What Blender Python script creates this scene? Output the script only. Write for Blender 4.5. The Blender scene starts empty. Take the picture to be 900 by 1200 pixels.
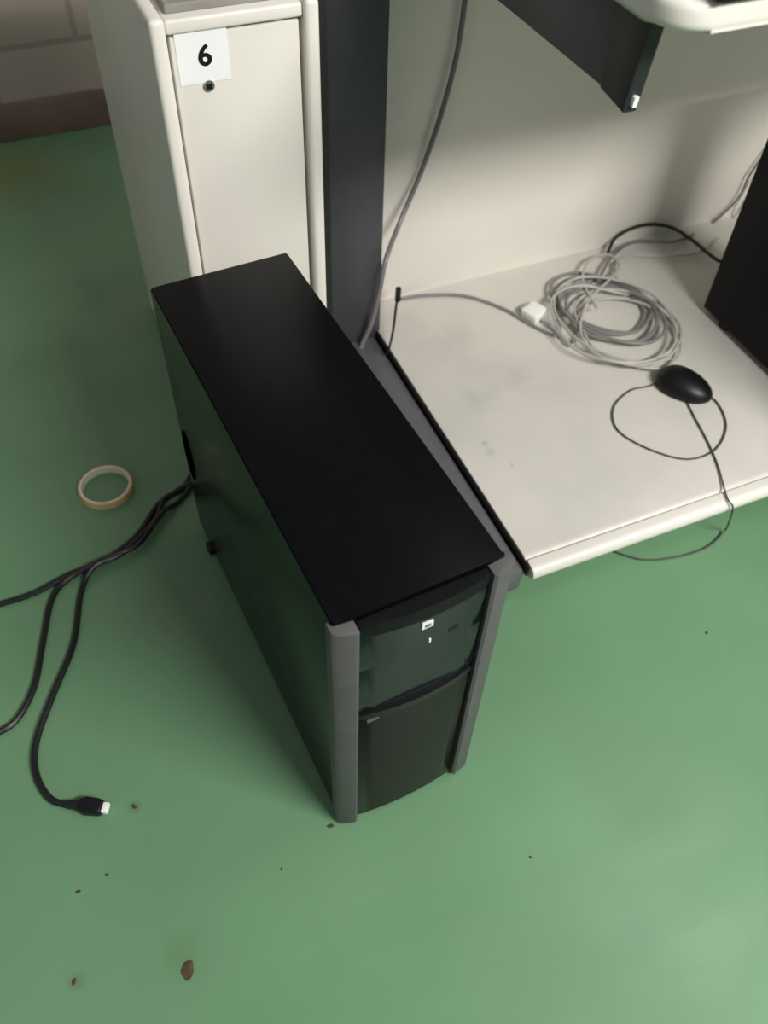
import bpy, bmesh, math, random
from mathutils import Vector, Matrix
random.seed(4)
S=bpy.context.scene
S.view_settings.view_transform='Standard'
COL=S.collection
H=1.04
# ---------------- camera frame (survey of the room: x along desk, y depth) -------------
CX=Vector((.919,-.393,.0286)); CY=Vector((.288,.719,.632)); CZ=CX.cross(CY)
CX.normalize(); CZ.normalize(); CY=CZ.cross(CX)
F=1030.
cam=bpy.data.cameras.new('camera'); co=bpy.data.objects.new('camera',cam); COL.objects.link(co)
m=Matrix((CX,CY,CZ)).transposed().to_4x4(); m.translation=Vector((0,0,H)); co.matrix_world=m
cam.sensor_width=36; cam.lens=F/1200*36; cam.clip_start=.01
cam.dof.use_dof=True; cam.dof.focus_distance=.95; cam.dof.aperture_fstop=5.0
S.camera=co
def ray(px,py): return CX*(px-450)-CY*(py-600)-CZ*F
def P(px,py,z=0.):
    r=ray(px,py); t=(z-H)/r.z; return Vector((r.x*t,r.y*t,z))
def PY(px,py,y):
    r=ray(px,py); t=y/r.y; return Vector((r.x*t,y,H+r.z*t))
def PC(px,py,z,ymax=1.158):
    p=P(px,py,z)
    return p if p.y<=ymax else PY(px,py,ymax)
# ---------------- materials -------------
def mat(name,col,rough=.5,metal=0,var=.08,scale=20,bump=0,spec=.5,coat=0,col2=None,stretch=None):
    M=bpy.data.materials.new(name); M.use_nodes=True; N=M.node_tree; n=N.nodes; L=N.links
    b=n['Principled BSDF']; b.inputs['Roughness'].default_value=rough; b.inputs['Metallic'].default_value=metal
    b.inputs['Specular IOR Level'].default_value=spec; b.inputs['Coat Weight'].default_value=coat
    tc=n.new('ShaderNodeTexCoord'); no=n.new('ShaderNodeTexNoise'); no.inputs['Scale'].default_value=scale; no.inputs['Detail'].default_value=5
    if stretch:
        mp=n.new('ShaderNodeMapping'); mp.inputs['Scale'].default_value=stretch
        L.new(tc.outputs['Object'],mp.inputs['Vector']); L.new(mp.outputs['Vector'],no.inputs['Vector'])
    else: L.new(tc.outputs['Object'],no.inputs['Vector'])
    r=n.new('ShaderNodeValToRGB'); r.color_ramp.elements[0].position=.3; r.color_ramp.elements[1].position=.7
    c2=col2 or tuple(min(1,c*(1+var)) for c in col); c1=tuple(c*(1-var) for c in col)
    r.color_ramp.elements[0].color=(*c1,1); r.color_ramp.elements[1].color=(*c2,1)
    L.new(no.outputs['Fac'],r.inputs['Fac']); L.new(r.outputs['Color'],b.inputs['Base Color'])
    if bump:
        bp=n.new('ShaderNodeBump'); bp.inputs['Strength'].default_value=bump; bp.inputs['Distance'].default_value=.002
        L.new(no.outputs['Fac'],bp.inputs['Height']); L.new(bp.outputs['Normal'],b.inputs['Normal'])
    return M
M_floor=mat('green_epoxy',(.142,.285,.155),.28,var=.09,scale=3.0,bump=.6)
def add_stain(M,centers,nscale=14):
    n=M.node_tree.nodes; L=M.node_tree.links; b=n['Principled BSDF']
    src=b.inputs['Base Color'].links[0].from_socket
    geo=n.new('ShaderNodeNewGeometry'); nz=n.new('ShaderNodeTexNoise'); nz.inputs['Scale'].default_value=nscale
    L.new(geo.outputs['Position'],nz.inputs['Vector'])
    for c,rad,col,k in centers:
        d=n.new('ShaderNodeVectorMath'); d.operation='DISTANCE'; L.new(geo.outputs['Position'],d.inputs[0]); d.inputs[1].default_value=c
        ad=n.new('ShaderNodeMath'); ad.operation='MULTIPLY_ADD'; L.new(nz.outputs['Fac'],ad.inputs[0]); ad.inputs[1].default_value=rad*1.6; L.new(d.outputs['Value'],ad.inputs[2])
        mr=n.new('ShaderNodeMapRange'); mr.inputs['From Min'].default_value=rad*.5; mr.inputs['From Max'].default_value=rad*2.0
        mr.inputs['To Min'].default_value=k; mr.inputs['To Max'].default_value=0
        L.new(ad.outputs['Value'],mr.inputs['Value'])
        mx=n.new('ShaderNodeMix'); mx.data_type='RGBA'; L.new(mr.outputs['Result'],mx.inputs['Factor']); L.new(src,mx.inputs['A']); mx.inputs['B'].default_value=(*col,1)
        src=mx.outputs['Result']
    L.new(src,b.inputs['Base Color'])
add_stain(M_floor,[(P(8,205),.16,(.19,.19,.06),.8),(P(215,1125),.03,(.10,.16,.07),.4),(P(90,1150),.010,(.10,.08,.03),.5),(P(157,945),.008,(.06,.06,.03),.5)])
# uneven gloss on the worn floor paint
_n=M_floor.node_tree.nodes; _l=M_floor.node_tree.links
_t=_n.new('ShaderNodeTexCoord'); _m=_n.new('ShaderNodeMapping'); _m.inputs['Scale'].default_value=(2.5,6,1); _m.inputs['Rotation'].default_value=(0,0,.6)
_z=_n.new('ShaderNodeTexNoise'); _z.inputs['Scale'].default_value=1.6; _z.inputs['Detail'].default_value=4
_r=_n.new('ShaderNodeMapRange'); _r.inputs['From Min'].default_value=.35; _r.inputs['From Max'].default_value=.65; _r.inputs['To Min'].default_value=.26; _r.inputs['To Max'].default_value=.44
_l.new(_t.outputs['Object'],_m.inputs['Vector']); _l.new(_m.outputs['Vector'],_z.inputs['Vector']); _l.new(_z.outputs['Fac'],_r.inputs['Value']); _l.new(_r.outputs['Result'],_n['Principled BSDF'].inputs['Roughness'])
M_cream=mat('cream_laminate',(.70,.67,.615),.42,var=.03,scale=6)
M_creamedge=mat('cream_edge',(.76,.73,.67),.35,var=.03,scale=6)
M_shelf=mat('dusty_laminate',(.64,.615,.57),.40,var=.07,scale=7)
add_stain(M_shelf,[(P(600,440,.07),.050,(.46,.44,.40),.5),(P(560,470,.07),.035,(.46,.44,.40),.45),(P(530,400,.07),.05,(.48,.46,.42),.5),(P(680,570,.07),.07,(.54,.52,.48),.45),(P(575,530,.07),.010,(.36,.34,.31),.6),(P(568,520,.07),.005,(.30,.28,.26),.6),(P(600,545,.07),.005,(.36,.34,.31),.6),(P(760,560,.07),.06,(.54,.52,.48),.4)],30)
M_panel=mat('panel_laminate',(.83,.795,.725),.38,var=.03,scale=3)
M_steel=mat('dark_grey_powder_coat',(.050,.050,.060),.45,var=.08,scale=40)
M_rail=mat('mid_grey_powder_coat',(.115,.115,.122),.45,var=.08,scale=40)
M_steel2=mat('darker_steel',(.014,.014,.017),.5,var=.08,scale=40)
M_black=mat('satin_black_paint',(.003,.0033,.0042),.33,var=.15,scale=60,spec=.09)
M_side=mat('semi_gloss_black_paint',(.003,.0045,.005),.24,var=.15,scale=60,spec=.26)
M_matte=mat('matte_black_plastic',(.005,.005,.0062),.5,var=.15,scale=60,spec=.12)
M_grip=mat('recess_black',(.001,.001,.001),.9,var=.1,scale=60,spec=.0)
M_black2=mat('black_plastic',(.006,.006,.007),.4,var=.2,scale=60,spec=.3)
M_greyp=mat('grey_plastic',(.098,.096,.098),.45,var=.08,scale=50,spec=.3)
M_teal=mat('smoked_plastic',(.0015,.007,.0075),.14,var=.3,scale=12,spec=.2)
M_white=mat('white_plastic',(.92,.91,.88),.4,var=.03)
M_paper=mat('white_paper',(.84,.85,.86),.7,var=.02)
M_cabg=mat('grey_cable_sheath',(.22,.215,.21),.45,var=.08,scale=30)
M_cabw=mat('pale_cable_sheath',(.46,.445,.42),.45,var=.08,scale=30)
M_cabh=mat('mid_grey_cable_sheath',(.18,.17,.185),.45,var=.08,scale=30)
M_cabm=mat('grey_mouse_cord',(.06,.06,.058),.45,var=.08,scale=30)
M_cabb=mat('black_cable_sheath',(.008,.009,.010),.4,var=.1,scale=30)
M_tape=mat('masking_tape',(.72,.52,.24),.6,var=.12,scale=30)
M_card=mat('cardboard_core',(.84,.78,.64),.7,var=.1,scale=40)
M_leaf=mat('dry_brown_leaf',(.07,.05,.025),.8,var=.4,scale=80)
M_metal=mat('brushed_metal',(.45,.45,.45),.3,1,var=.1,scale=60)
M_tray=mat('grey_tray_plastic',(.26,.25,.23),.5,var=.1)
def grille_mat():
    M=bpy.data.materials.new('perforated_grille'); M.use_nodes=True; n=M.node_tree.nodes; L=M.node_tree.links
    b=n['Principled BSDF']; b.inputs['Specular IOR Level'].default_value=.10; b.inputs['Roughness'].default_value=.22
    tc=n.new('ShaderNodeTexCoord'); v=n.new('ShaderNodeTexVoronoi'); v.inputs['Scale'].default_value=330
    r=n.new('ShaderNodeValToRGB'); r.color_ramp.elements[0].position=.25; r.color_ramp.elements[0].color=(.0015,.0008,.001,1)
    r.color_ramp.elements[1].position=.5; r.color_ramp.elements[1].color=(.007,.0035,.0045,1)
    L.new(tc.outputs['Object'],v.inputs['Vector']); L.new(v.outputs['Distance'],r.inputs['Fac']); L.new(r.outputs['Color'],b.inputs['Base Color'])
    return M
M_grille=grille_mat()
def wall_mat():
    M=bpy.data.materials.new('painted_block_wall'); M.use_nodes=True; n=M.node_tree.nodes; L=M.node_tree.links
    b=n['Principled BSDF']; b.inputs['Roughness'].default_value=.7
    tc=n.new('ShaderNodeTexCoord'); mp=n.new('ShaderNodeMapping'); mp.inputs['Rotation'].default_value=(math.radians(90),0,0)
    br=n.new('ShaderNodeTexBrick'); br.inputs['Scale'].default_value=1; br.inputs['Brick Width'].default_value=.39; br.inputs['Row Height'].default_value=.19
    br.inputs['Mortar Size'].default_value=.006
    br.inputs['Color1'].default_value=(.46,.39,.335,1); br.inputs['Color2'].default_value=(.41,.345,.295,1); br.inputs['Mortar'].default_value=(.31,.265,.225,1)
    L.new(tc.outputs['Object'],mp.inputs['Vector']); L.new(mp.outputs['Vector'],br.inputs['Vector'])
    L.new(br.outputs['Color'],b.inputs['Base Color'])
    bp=n.new('ShaderNodeBump'); bp.inputs['Distance'].default_value=.004; bp.inputs['Strength'].default_value=.5; bp.invert=True
    L.new(br.outputs['Fac'],bp.inputs['Height']); L.new(bp.outputs['Normal'],b.inputs['Normal'])
    return M
M_wall=wall_mat()
M_base=mat('brown_baseboard',(.19,.13,.10),.6,var=.2,scale=8)
# ---------------- geometry helpers -------------
def finish(bm,name,mt,parent=None,smooth=True):
    me=bpy.data.meshes.new(name); bmesh.ops.recalc_face_normals(bm,faces=bm.faces); bm.to_mesh(me); bm.free()
    me.materials.append(mt)
    if smooth:
        for p in me.polygons: p.use_smooth=True
        try: me.set_sharp_from_angle(angle=math.radians(35))
        except Exception: pass
    o=bpy.data.objects.new(name,me); COL.objects.link(o)
    if parent is not None: o.parent=parent
    return o
def box(name,x0,x1,y0,y1,z0,z1,mt,parent=None,bev=.002,seg=2):
    bm=bmesh.new(); bmesh.ops.create_cube(bm,size=1)
    for v in bm.verts: v.co=Vector(((x0+x1)/2+v.co.x*(x1-x0),(y0+y1)/2+v.co.y*(y1-y0),(z0+z1)/2+v.co.z*(z1-z0)))
    if bev: bmesh.ops.bevel(bm,geom=bm.edges[:],offset=bev,segments=seg,affect='EDGES',profile=.5)
    return finish(bm,name,mt,parent)
def prism(name,pts,z0,z1,mt,parent=None,bev=.0015,axis='z',seg=2):
    bm=bmesh.new()
    def c(a,b,h): return (a,b,h) if axis=='z' else ((h,a,b) if axis=='x' else (a,h,b))
    lo=[bm.verts.new(c(a,b,z0)) for a,b in pts]; hi=[bm.verts.new(c(a,b,z1)) for a,b in pts]
    f0=bm.faces.new(lo); f1=bm.faces.new(hi[::-1]); n=len(pts)
    for i in range(n): bm.faces.new((lo[i],lo[(i+1)%n],hi[(i+1)%n],hi[i]))
    if bev:
        es=[e for e in bm.edges if (f0 in e.link_faces or f1 in e.link_faces)]
        bmesh.ops.bevel(bm,geom=es,offset=bev,segments=seg,affect='EDGES',profile=.5)
    return finish(bm,name,mt,parent)
def spline(pts,n=10):
    pts=[Vector(p) for p in pts]; out=[]
    q=[pts[0]*2-pts[1]]+pts+[pts[-1]*2-pts[-2]]
    for i in range(1,len(q)-2):
        p0,p1,p2,p3=q[i-1:i+3]
        for k in range(n):
            t=k/n
            out.append(.5*((2*p1)+(p2-p0)*t+(2*p0-5*p1+4*p2-p3)*t*t+(3*p1-p0-3*p2+p3)*t**3))
    out.append(pts[-1]); return out
def tube(name,pts,r,mt,parent=None,n=8,sub=8,raw=False):
    ps=pts if raw else spline(pts,sub)
    bm=bmesh.new(); rings=[]; nrm=None
    for i,p in enumerate(ps):
        t=(ps[min(i+1,len(ps)-1)]-ps[max(i-1,0)]).normalized()
        if nrm is None:
            nrm=t.cross(Vector((0,0,1)))
            if nrm.length<.01: nrm=t.cross(Vector((1,0,0)))
        nrm=(nrm-t*nrm.dot(t)).normalized(); b=t.cross(nrm)
        rr=r[i] if isinstance(r,list) else r
        rings.append([bm.verts.new(p+nrm*math.cos(a)*rr+b*math.sin(a)*rr) for a in [2*math.pi*k/n for k in range(n)]])
    for A,B in zip(rings,rings[1:]):
        for k in range(n): bm.faces.new((A[k],A[(k+1)%n],B[(k+1)%n],B[k]))
    bm.faces.new(rings[0][::-1]); bm.faces.new(rings[-1])
    return finish(bm,name,mt,parent)
def lathe(name,prof,mt,parent=None,n=48,closed=True):
    bm=bmesh.new(); rings=[]
    for k in range(n):
        a=2*math.pi*k/n; rings.append([bm.verts.new((r*math.cos(a),r*math.sin(a),z)) for r,z in prof])
    m_=len(prof)
    for k in range(n):
        A=rings[k];B=rings[(k+1)%n]
        for i in range(m_ if closed else m_-1): bm.faces.new((A[i],A[(i+1)%m_],B[(i+1)%m_],B[i]))
    return finish(bm,name,mt,parent)
def cyl(name,r,h,mt,parent=None,n=24,bev=.0005):
    bm=bmesh.new(); bmesh.ops.create_cone(bm,cap_ends=True,segments=n,radius1=r,radius2=r,depth=h)
    return finish(bm,name,mt,parent)
def empty(name,loc,label,cat,rz=0,group=None):
    e=bpy.data.objects.new(name,None); e.empty_display_size=.05; COL.objects.link(e); e.location=loc; e.rotation_euler=(0,0,rz)
    e['label']=label; e['category']=cat
    if group: e['group']=group
    return e
def tag(o,label,cat,group=None):
    o['label']=label; o['category']=cat
    if group: o['group']=group
    return o
# ---------------- room -------------
fl=box('floor',-3,4,-3.2,2.16,-.1,0,M_floor,bev=0); fl['kind']='structure'
w=box('wall_back',-3,4,2.10,2.25,0,2.8,M_wall,bev=0); w['kind']='structure'
w=box('baseboard_back',-3,4,2.085,2.10,0,.08,M_base,bev=.003); w['kind']='structure'

# ---------------- desk -------------
SZ=.07
desk=empty('desk',(.47,.543,0),'cream laminate computer desk with low shelf and dark steel frame','desk')
dx,dy=.47,.543
def dbox(name,x0,x1,y0,y1,z0,z1,mt,bev=.002,seg=2,parent=desk): return box(name,x0-dx,x1-dx,y0-dy,y1-dy,z0,z1,mt,parent,bev,seg)
X1=1.95
def slab(name,x0,x1,y0,y1,z1,th,mt,parent=desk,rc=.0):
    z0=z1-th; r=th*.48; pts=[(y1-dy,z0),(y1-dy,z1)]
    for k in range(0,9):
        a=math.pi/2+ math.pi*k/8
        pts.append((y0+r-dy+r*math.cos(a), z0+th/2+ (th/2)*math.sin(a)))
    return prism(name,pts,x0-dx,x1-dx,mt,parent,bev=.003,axis='x')
slab('lower_shelf',.485,X1,.566,1.165,SZ,.024,M_shelf)
slab('shelf_edge_strip',.485,X1,.543,.5655,SZ+.0005,.025,M_creamedge)
dbox('shelf_side_trim',.4815,.4845,.555,1.163,SZ-.022,SZ-.001,M_black2,bev=.0008)
DT=.790
pts=[]; r=.035; x0,x1,y0,y1=.462-dx,X1-dx,.530-dy,1.20-dy
for cx_,cy_,a0 in ((x0+r,y0+r,180),(x1-r,y0+r,270)):
    for k in range(9):
        a=math.radians(a0+90*k/8); pts.append((cx_+r*math.cos(a),cy_+r*math.sin(a)))
pts+=[(x1,y1),(x0,y1)]
prism('desktop',pts,DT-.022,DT,M_creamedge,desk,bev=.007,seg=4)
dbox('back_panel',.488,X1-.01,1.165,1.183,.05,DT-.023,M_panel,bev=.002)
def legset(xl):
    g=bpy.data.objects.new('leg',None); COL.objects.link(g); g.parent=desk
    dbox('post',xl,xl+.088,1.09,1.162,.03,DT-.024,M_steel,bev=.005,parent=g)
    dbox('foot_rail',xl+.026,xl+.078,.560,1.10,.012,.058,M_rail,bev=.004,parent=g)
    bx=xl+.080
    prism('bracket',[(.625-dy,.69),(.625-dy,DT-.024),(1.10-dy,DT-.024),(1.10-dy,.69)],bx-dx,bx+.013-dx,M_steel,g,bev=.002,axis='x')
    prism('bracket_end_cap',[(.588-dy,.684),(.578-dy,DT-.024),(.626-dy,DT-.024),(.626-dy,.689)],bx-.001-dx,bx+.014-dx,M_steel2,g,bev=.002,axis='x')
    prism('bracket_plug',[(.583-dy,.690),(.582-dy,.699),(.590-dy,.699),(.590-dy,.690)],bx+.004-dx,bx+.009-dx,M_white,g,bev=.001,axis='x')
    for yy in (.60,1.05):
        c=cyl('foot_glide',.016,.013,M_black2,g); c.location=(xl+.054-dx,yy-dy,.0065)
legset(.402); legset(X1-.13)

# ---------------- cabinet -------------
cx0,cx1,cy0,cy1,cz=.152,.326,.900,1.39,.682
cab=empty('cabinet',((cx0+cx1)/2,cy0,0),'narrow cream pedestal cabinet with a lockable door beside the desk','cabinet')
hw=(cx1-cx0)/2; D=cy1-cy0
box('side_panel',-hw,-hw+.016,0,D,0,cz,M_creamedge,cab,bev=.0055,seg=4)
box('side_panel',hw-.016,hw,0,D,0,cz,M_creamedge,cab,bev=.0055,seg=4)
box('body',-hw+.0165,hw-.0165,.03,D-.002,.03,cz-.02,M_cream,cab,bev=.001)
box('top_panel',-hw+.0165,hw-.0165,.006,D-.002,cz-.018,cz-.004,M_creamedge,cab,bev=.003,seg=3)
door=box('door',-hw+.0195,hw-.0195,.010,.029,.05,cz-.021,M_cream,cab,bev=.002)
lk=cyl('lock',.0055,.004,M_metal,door); lk.rotation_euler=(math.radians(90),0,0)
def cabloc(px,py,y): 
    p=PY(px,py,y); return Vector((p.x-(cx0+cx1)/2,y-cy0,p.z))
lk.location=cabloc(245,100,cy0+.009)
kh=box('keyhole',-.003,.003,-.003,.003,-.0005,.0005,M_black2,lk,bev=0); kh.location=(0,0,.0021)
a=cabloc(203,40,cy0+.0095); b=cabloc(271,92,cy0+.0095)
lab=box('paper_label',a.x,b.x,.0093,.0099,b.z,a.z,M_paper,door,bev=0)
tx=bpy.data.curves.new('label_text','FONT'); tx.body='6'; tx.size=.029; tx.align_x='CENTER'; tx.align_y='CENTER'; tx.extrude=.0001
to=bpy.data.objects.new('tmp',tx); COL.objects.link(to)
dg=bpy.context.evaluated_depsgraph_get(); me=bpy.data.meshes.new_from_object(to.evaluated_get(dg)); bpy.data.objects.remove(to)
me.materials.clear(); me.materials.append(M_black2)
bm=bmesh.new()
for ox,oz in ((0,0),(.0010,0),(-.0010,0),(0,.0006),(0,-.0006)):
    n0=len(bm.verts); bm.from_mesh(me); bm.verts.ensure_lookup_table()
    for v in bm.verts[n0:]: v.co.x+=ox; v.co.y+=oz; v.co.z+=.00001*(n0%7)
bm.to_mesh(me); bm.free()
tt=bpy.data.objects.new('label_lettering',me); COL.objects.link(tt); tt.parent=door
tt.rotation_euler=(math.radians(90),0,0); q=cabloc(240,66,cy0+.0092); tt.location=(q.x,.0091,q.z)
tr=empty('tray',((cx0+cx1)/2,cy0+.13,cz-.0005),'flat grey plastic tray lying on the cabinet top','tray')
box('tray_base',-.064,.064,-.108,.14,-.0035,.003,M_tray,tr,bev=.002)
for nm,xx in (('rim',(-.066,-.060)),('rim',(.060,.066))): box(nm,xx[0],xx[1],-.108,.14,-.0035,.006,M_tray,tr,bev=.002)
box('rim',-.066,.066,-.110,-.104,-.0035,.006,M_tray,tr,bev=.002)

# ---------------- tower pc -------------
def tower(loc,rz,label,W=.166,L=.49,T=.430,detail=True):
    e=empty('computer_tower',loc,label,'computer',rz)
    w=W/2; l=L/2; yb=-l
    if detail:
        box('body',-w+.0012,w-.0012,yb,l,.012,T,M_black,e,bev=.0015)
        for sx in (-1,1):
            x_=sorted((sx*w,sx*(w-.001)))
            box('side_panel',x_[0],x_[1],yb+.001,l-.001,.014,T-.002,M_side,e,bev=.0003)
    else:
        box('body',-w,w,yb,l,.012,T,M_matte,e,bev=.0015)
    for sx in (-1,1):
        for sy,ex_ in ((-l+.05,-.004),(l-.05,.007 if detail else -.004)):
            prism('foot',[(sx*(w-.035),sy-.012),(sx*(w-.035),sy+.012),(sx*(w+ex_-.002),sy+.009),(sx*(w+ex_),sy),(sx*(w+ex_-.002),sy-.009)],0,.0125,M_black2,e,bev=.002)
    for sx in (-1,1):
        ws=w+.003+(.003 if sx>0 else 0)
        wi=w+.003-.022
        pts=[(sx*ws,yb+.006),(sx*ws,yb-.005),(sx*(ws-.004),yb-.010),(sx*(wi+.003),yb-.015),(sx*wi,yb-.013),(sx*wi,yb-.0005),(sx*(w+.0005),yb-.0005),(sx*(w+.0005),yb+.006)]
        prism('bezel_strip',pts,.006,T-.002,M_greyp,e,bev=.001)
    ci=w+.003-.0225
    def arc(bulge,base=.013,n=14):
        p=[(-ci,yb-.0005),(ci,yb-.0005)]
        for k in range(n+1):
            x=ci-2*ci*k/n; p.append((x,yb-base-bulge*(1-(x/ci)**2)))
        return p
    prism('bezel_cap',arc(.007,.010),T-.020,T-.002,M_matte,e,bev=.004,seg=4)
    prism('drive_bay_cover',arc(.003,.009),T-.078,T-.021,M_teal,e,bev=.0007)
    prism('bezel_panel',arc(.003,.009),T-.160,T-.0782,M_teal,e,bev=.0007)
    prism('bezel_ledge',arc(.008,.010),T-.171,T-.161,M_black2,e,bev=.003)
    prism('vent_grille',arc(.006,.009),.016,T-.172,M_grille,e,bev=.003)
    prism('bezel_base',arc(.005,.008),.007,.015,M_black2,e,bev=.002)
    if detail:
        y=yb-.0125
        box('sticker',-.004,.007,y-.0010,y+.0005,T-.042,T-.033,M_white,e,bev=0)
        box('sticker_mark',-.0015,.0045,y-.0013,y-.0009,T-.040,T-.036,M_greyp,e,bev=0)
        box('indicator_light',.005,.0068,y-.0010,y+.0005,T-.070,T-.064,M_white,e,bev=.0003)
        box('eject_button',.026,.036,y+.0003,y+.002,T-.070,T-.064,M_black2,e,bev=.0005)
        box('latch',-.055,-.042,yb-.0138,yb-.011,T-.177,T-.1738,M_greyp,e,bev=.0006)
        gp=[( l-.026+.018*math.cos(t), .180+.045*math.sin(t)) for t in [2*math.pi*k/28 for k in range(28)]]
        prism('panel_grip',gp,-w-.0010,-w+.001,M_grip,e,bev=.0005,axis='x')
    box('rear_plate',-w+.006,w-.006,l-.001,l+.002,.02,T-.01,M_metal,e,bev=.0008)
    return e
tower((.1935,.607,0),math.radians(3.5),'black computer tower with grey bezel strips on the green floor')
tower((1.040+.092,.725,SZ),0,'black computer tower standing on the cream low desk shelf',W=.18,L=.41,T=.42,detail=False)

# ---------------- tape roll -------------
tp=empty('tape_roll',P(125,574,0),'nearly used-up roll of masking tape lying on the green floor','tape')
ro,ri,ht=.0405,.0355,.012
lathe('tape',[(ro,0.0),(ro,ht),(ri+.0025,ht),(ri+.0025,0.0)],M_tape,tp)
lathe('cardboard_core',[(ri+.0026,-.0),(ri+.0026,ht+.0006),(ri,ht+.0006),(ri,0)],M_card,tp)

# ---------------- floor cables -------------
def fl_pts(l,z=0.0045): return [P(x,y,z) for x,y in l]
g='black power cables behind the tower'
rc=.0042
c1=[Vector((.16,.852+.004,.10)),Vector((.145,.90,.07)),Vector((.12,.925,.02))]+fl_pts([(205,577),(185,592),(160,628),(125,655),(80,674),(40,695),(0,708),(-70,728)],rc)
tag(tube('power_cable',c1,rc,M_cabb),'black power cable running from the tower across the floor','cable',g)
c2=[Vector((.19,.860,.13)),Vector((.17,.915,.08)),Vector((.125,.935,.02))]+fl_pts([(212,585),(190,606),(163,642),(118,662),(78,680),(60,705),(50,755),(40,805),(20,843),(-5,860),(-60,885)],rc*1)
c2=[v+Vector((0,0,.0085)) if 3<i<7 else v for i,v in enumerate(c2)]
tag(tube('power_cable',c2,rc,M_cabb),'black power cable curving over the green floor','cable',g)
c3=[Vector((.22,.862,.16)),Vector((.20,.93,.09)),Vector((.13,.955,.02))]+fl_pts([(214,572),(192,585),(182,615),(145,652),(112,668),(95,695),(86,755),(62,815),(43,868),(42,905),(58,935),(84,945)],rc)
c3=[v+Vector((0,0,.0085)) if 4<i<8 else v for i,v in enumerate(c3)]
e=empty('power_cable',P(84,945,0),'black power cable with a plug end lying on the floor','cable',group=g)
def local(ps,e): return [p-e.location for p in ps]
tube('cord',local(c3,e),rc,M_cabb,e)
d=(P(128,950,0)-P(84,945,0)); ln=d.length; ang=math.atan2(d.y,d.x)
pl=bpy.data.objects.new('plug',None); COL.objects.link(pl); pl.parent=e; pl.rotation_euler=(0,0,ang)
tube('strain_relief',[Vector((x,0,.0065)) for x in (-.006,0,.006,.012)],[.0045+.0001*i for i in range(25)],M_cabb,pl,n=10)
prism('plug_body',[(.010,-.006),(.018,-.010),(ln-.010,-.009),(ln-.006,-.007),(ln-.006,.007),(ln-.010,.009),(.018,.010),(.010,.006)],0,.014,M_black2,pl,bev=.003,seg=3)
box('plug_tip',ln-.007,ln+.001,-.006,.006,.003,.011,M_white,pl,bev=.001)

# ---------------- shelf things -------------
def sh(l,z): return [PC(x,y,z) for x,y in l]
def coil(cx,cy,rx,ry,turns,drift,ph,z0,rise,seedv,rot=0.,mess=.05,wander=1.):
    rnd=random.Random(seedv); out=[]; N=int(turns*10); per=1
    tgt=None
    for i in range(N+1):
        a=ph+2*math.pi*i/10; t=i/N
        if i%10==0: 
            prev=tgt; tgt=(1+rnd.uniform(-.24,.12),rnd.uniform(-12,12)*wander,rnd.uniform(-9,9)*wander); prev=prev or tgt
        f=(i%10)/10; per,ox,oy=[prev[j]*(1-f)+tgt[j]*f for j in range(3)]
        k=per+rnd.uniform(-mess,mess)
        x=rx*k*math.cos(a)+ox; y=ry*k*math.sin(a)+oy
        out.append(P(cx+drift[0]*t+x*math.cos(rot)-y*math.sin(rot),cy+drift[1]*t+x*math.sin(rot)+y*math.cos(rot),z0+rise*t+rnd.uniform(0,.002)))
    return out
z=SZ
r1=.0030
pts=sh([(470,350),(500,346),(545,347),(590,362),(625,382),(655,392)],z+r1)+coil(698,360,64,33,4.2,(26,14),2.7,z+r1,.014,3,.30,wander=1.6)
tag(tube('cable',pts,r1,M_cabg),'coiled grey data cable lying on the low desk shelf','cable')
e=empty('video_cable',P(735,385,z),'pale grey coiled cable with a white connector on the shelf','cable')
pts=sh([(632,372),(650,386),(668,405)],z+.006)+coil(733,386,80,47,3.2,(0,-10),2.6,z+.008,.014,14,.35,wander=1.5)+sh([(738,345),(722,325),(722,308),(742,300),(790,300),(825,293)],z+.008)+[PY(855,262,1.150),PY(872,236,1.150),PY(888,210,1.150),PY(915,180,1.150)]
tube('cord',local(pts,e),.0024,M_cabw,e)
a=P(634,376,z);b=P(606,360,z);d=b-a;ang=math.atan2(d.y,d.x)
cn=bpy.data.objects.new('connector',None); COL.objects.link(cn); cn.parent=e; cn.location=a-e.location; cn.rotation_euler=(0,0,ang)
box('connector_shell',0,.034,-.018,.018,0,.017,M_white,cn,bev=.003,seg=3)
box('connector_plug',.034,.041,-.013,.013,.004,.012,M_metal,cn,bev=.001)
pts=sh([(700,362),(683,330),(690,306),(712,298),(726,312),(712,330),(690,352),(680,385),(695,412),(742,428),(786,420)],z+.018)
tag(tube('cable',pts,.0025,M_cabw),'loose pale cable loop resting on the coiled cables','cable')
pts=sh([(712,296),(722,278),(745,266),(768,263),(790,268),(812,282),(838,303)],z+.014)+[P(858,312,z+.004)]
tag(tube('cable',pts,.0034,M_cabb),'black cable arching along the back panel on the shelf','cable')
pts=sh([(700,330),(718,300),(745,283),(790,283)],z+.014)+[PY(825,268,1.154),PY(850,248,1.154),PY(868,228,1.154),PY(880,203,1.154),PY(905,168,1.154)]
tag(tube('cable',pts,.0028,M_cabh),'grey cable rising up the back panel of the desk','cable')
pts=[PY(800,276,1.157),PY(832,270,1.157),PY(856,262,1.157),PY(874,246,1.157),PY(890,216,1.157),PY(910,200,1.157)]
tag(tube('cable',pts,.0020,M_cabm),'thin dark grey wire hanging against the back panel','cable')
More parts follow.
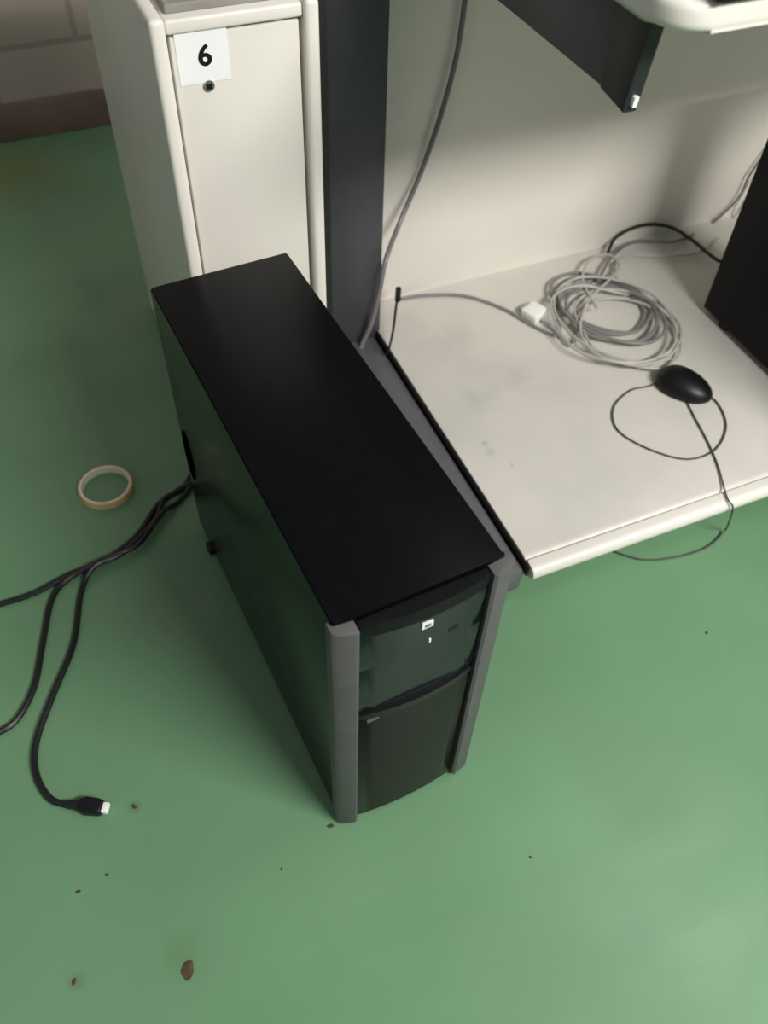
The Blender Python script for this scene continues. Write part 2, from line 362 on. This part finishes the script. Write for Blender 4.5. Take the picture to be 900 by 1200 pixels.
# mouse
a=P(771,436,z+.012); b=P(835,465,z+.012); d=b-a; ang=math.atan2(d.y,d.x); c=(a+b)/2; c.z=z
ms=empty('computer_mouse',c,'small glossy black wired computer mouse on the cream shelf','mouse',rz=ang)
bm=bmesh.new(); bmesh.ops.create_uvsphere(bm,u_segments=32,v_segments=20,radius=1)
hl=d.length/2
for v in bm.verts:
    x,y,zz=v.co; taper=1-.12*x
    v.co=Vector((x*hl,y*.034*taper*(1-.1*(1-abs(x))),max(zz,-.25)*.027*(1-.22*x)+.0075))
finish(bm,'mouse_shell',M_black2,ms)
sw=cyl('scroll_wheel',.007,.006,M_greyp,ms); sw.rotation_euler=(math.radians(90),0,0); sw.location=(-hl*.5,0,.0255)
pts=sh([(778,444),(762,452),(738,458),(719,478),(724,504),(760,526),(805,538),(838,527),(851,500),(842,474),(825,462),(806,468)],z+.0025)+sh([(812,485),(828,515),(841,545)],z+.0025)
pe=P(851,580,z+.003); ex=pe.x
pts+=[Vector((ex-.002,.555,z+.0035)),Vector((ex,.539,z-.004)),Vector((ex,.533,.035)),P(849,622,.006),P(830,640,.0025),P(800,651,.0025),P(760,656,.0025),P(730,650,.0025),P(705,638,.0025),P(685,615,.0025)]
cd=tube('cord',[ (Matrix.Rotation(-ang,3,'Z')@(p-ms.location)) for p in pts],.0014,M_cabm,ms)
# hanging cable
pts=[PY(548,-40,1.15),PY(545,0,1.15),PY(534,70,1.15),PY(515,140,1.15),PY(492,205,1.15),PY(468,262,1.13),PY(452,305,1.08),PY(444,345,1.075),PY(434,382,1.075),PY(424,405,1.075),PY(418,430,1.06)]
tag(tube('hanging_cable',pts,.0040,M_cabh),'thick dark grey cable hanging down the desk back panel','cable')
e=empty('cable',P(455,412,SZ),'short black cable end with plug beside the desk post','cable')
pts=[P(452,418,SZ-.02),P(456,408,SZ+.01),P(461,385,SZ+.03),P(464,360,SZ+.045),P(466,350,SZ+.05)]
tube('cord',local(pts,e),.0022,M_cabb,e)
pp=[P(466,352,SZ+.05)-e.location,P(467,338,SZ+.055)-e.location]
tube('plug',[pp[0],(pp[0]+pp[1])/2,pp[1]],.005,M_black2,e,n=10)

# keyboard on desktop
k0=P(842,8,DT)
kb=empty('keyboard',(k0.x,k0.y,DT),'black keyboard on the cream desktop','keyboard')
box('keyboard_base',0,.44,0,.15,0,.018,M_black2,kb,bev=.004)
bm=bmesh.new()
for i in range(20):
    for j in range(6):
        r_=bmesh.ops.create_cube(bm,size=1)
        for v in r_['verts']: v.co=Vector((.015+i*.0208+.009+v.co.x*.017,.012+j*.0215+.009+v.co.y*.017,.020+v.co.z*.008))
finish(bm,'keys',M_steel2,kb)

# debris
def blob(px,py,sx,sy,name,label,cat,rz):
    bm=bmesh.new(); bmesh.ops.create_icosphere(bm,subdivisions=4,radius=1)
    for v in bm.verts:
        n_=1+.08*math.sin(4*v.co.x+3*v.co.y+px)
        v.co=Vector((v.co.x*sx*n_*(1-.15*v.co.x),v.co.y*sy*n_,(v.co.z*.5+.5)*.0010))
    o=finish(bm,name,M_leaf); o.location=P(px,py,0); o.rotation_euler=(0,0,rz); tag(o,label,cat,'dirt scattered on the floor')
blob(220,1135,.010,.0065,'dry_leaf','small brown dry leaf lying on the green floor','leaf',1.2)
for i,(x,y,s) in enumerate(((92,1045,.003),(87,1150,.0035),(157,945,.0035),(125,1025,.002),(828,742,.003),(622,1005,.002),(388,968,.004),(330,1018,.0015))):
    blob(x,y,s,s*.6,'dirt_crumb','tiny brown dirt crumb on the green floor','dirt',i)

# ---------------- lights -------------
def area(name,loc,target,size,power,col,sy=None):
    l=bpy.data.lights.new(name,'AREA'); l.energy=power; l.color=col; l.size=size
    if sy: l.shape='RECTANGLE'; l.size_y=sy
    o=bpy.data.objects.new(name,l); COL.objects.link(o); o.location=loc
    o.rotation_euler=(Vector(target)-Vector(loc)).to_track_quat('-Z','Y').to_euler(); return o
area('window_light',(1.15,-1.15,2.08),(.90,.85,.10),1.3,84,(1,.965,.915),.30)
area('ceiling_light',(1.65,.42,2.75),(1.2,.42,0),1.0,9,(1,1,.97),.7)
W=bpy.data.worlds.new('world'); S.world=W; W.use_nodes=True
W.node_tree.nodes['Background'].inputs[0].default_value=(.95,.97,1,1); W.node_tree.nodes['Background'].inputs[1].default_value=.25
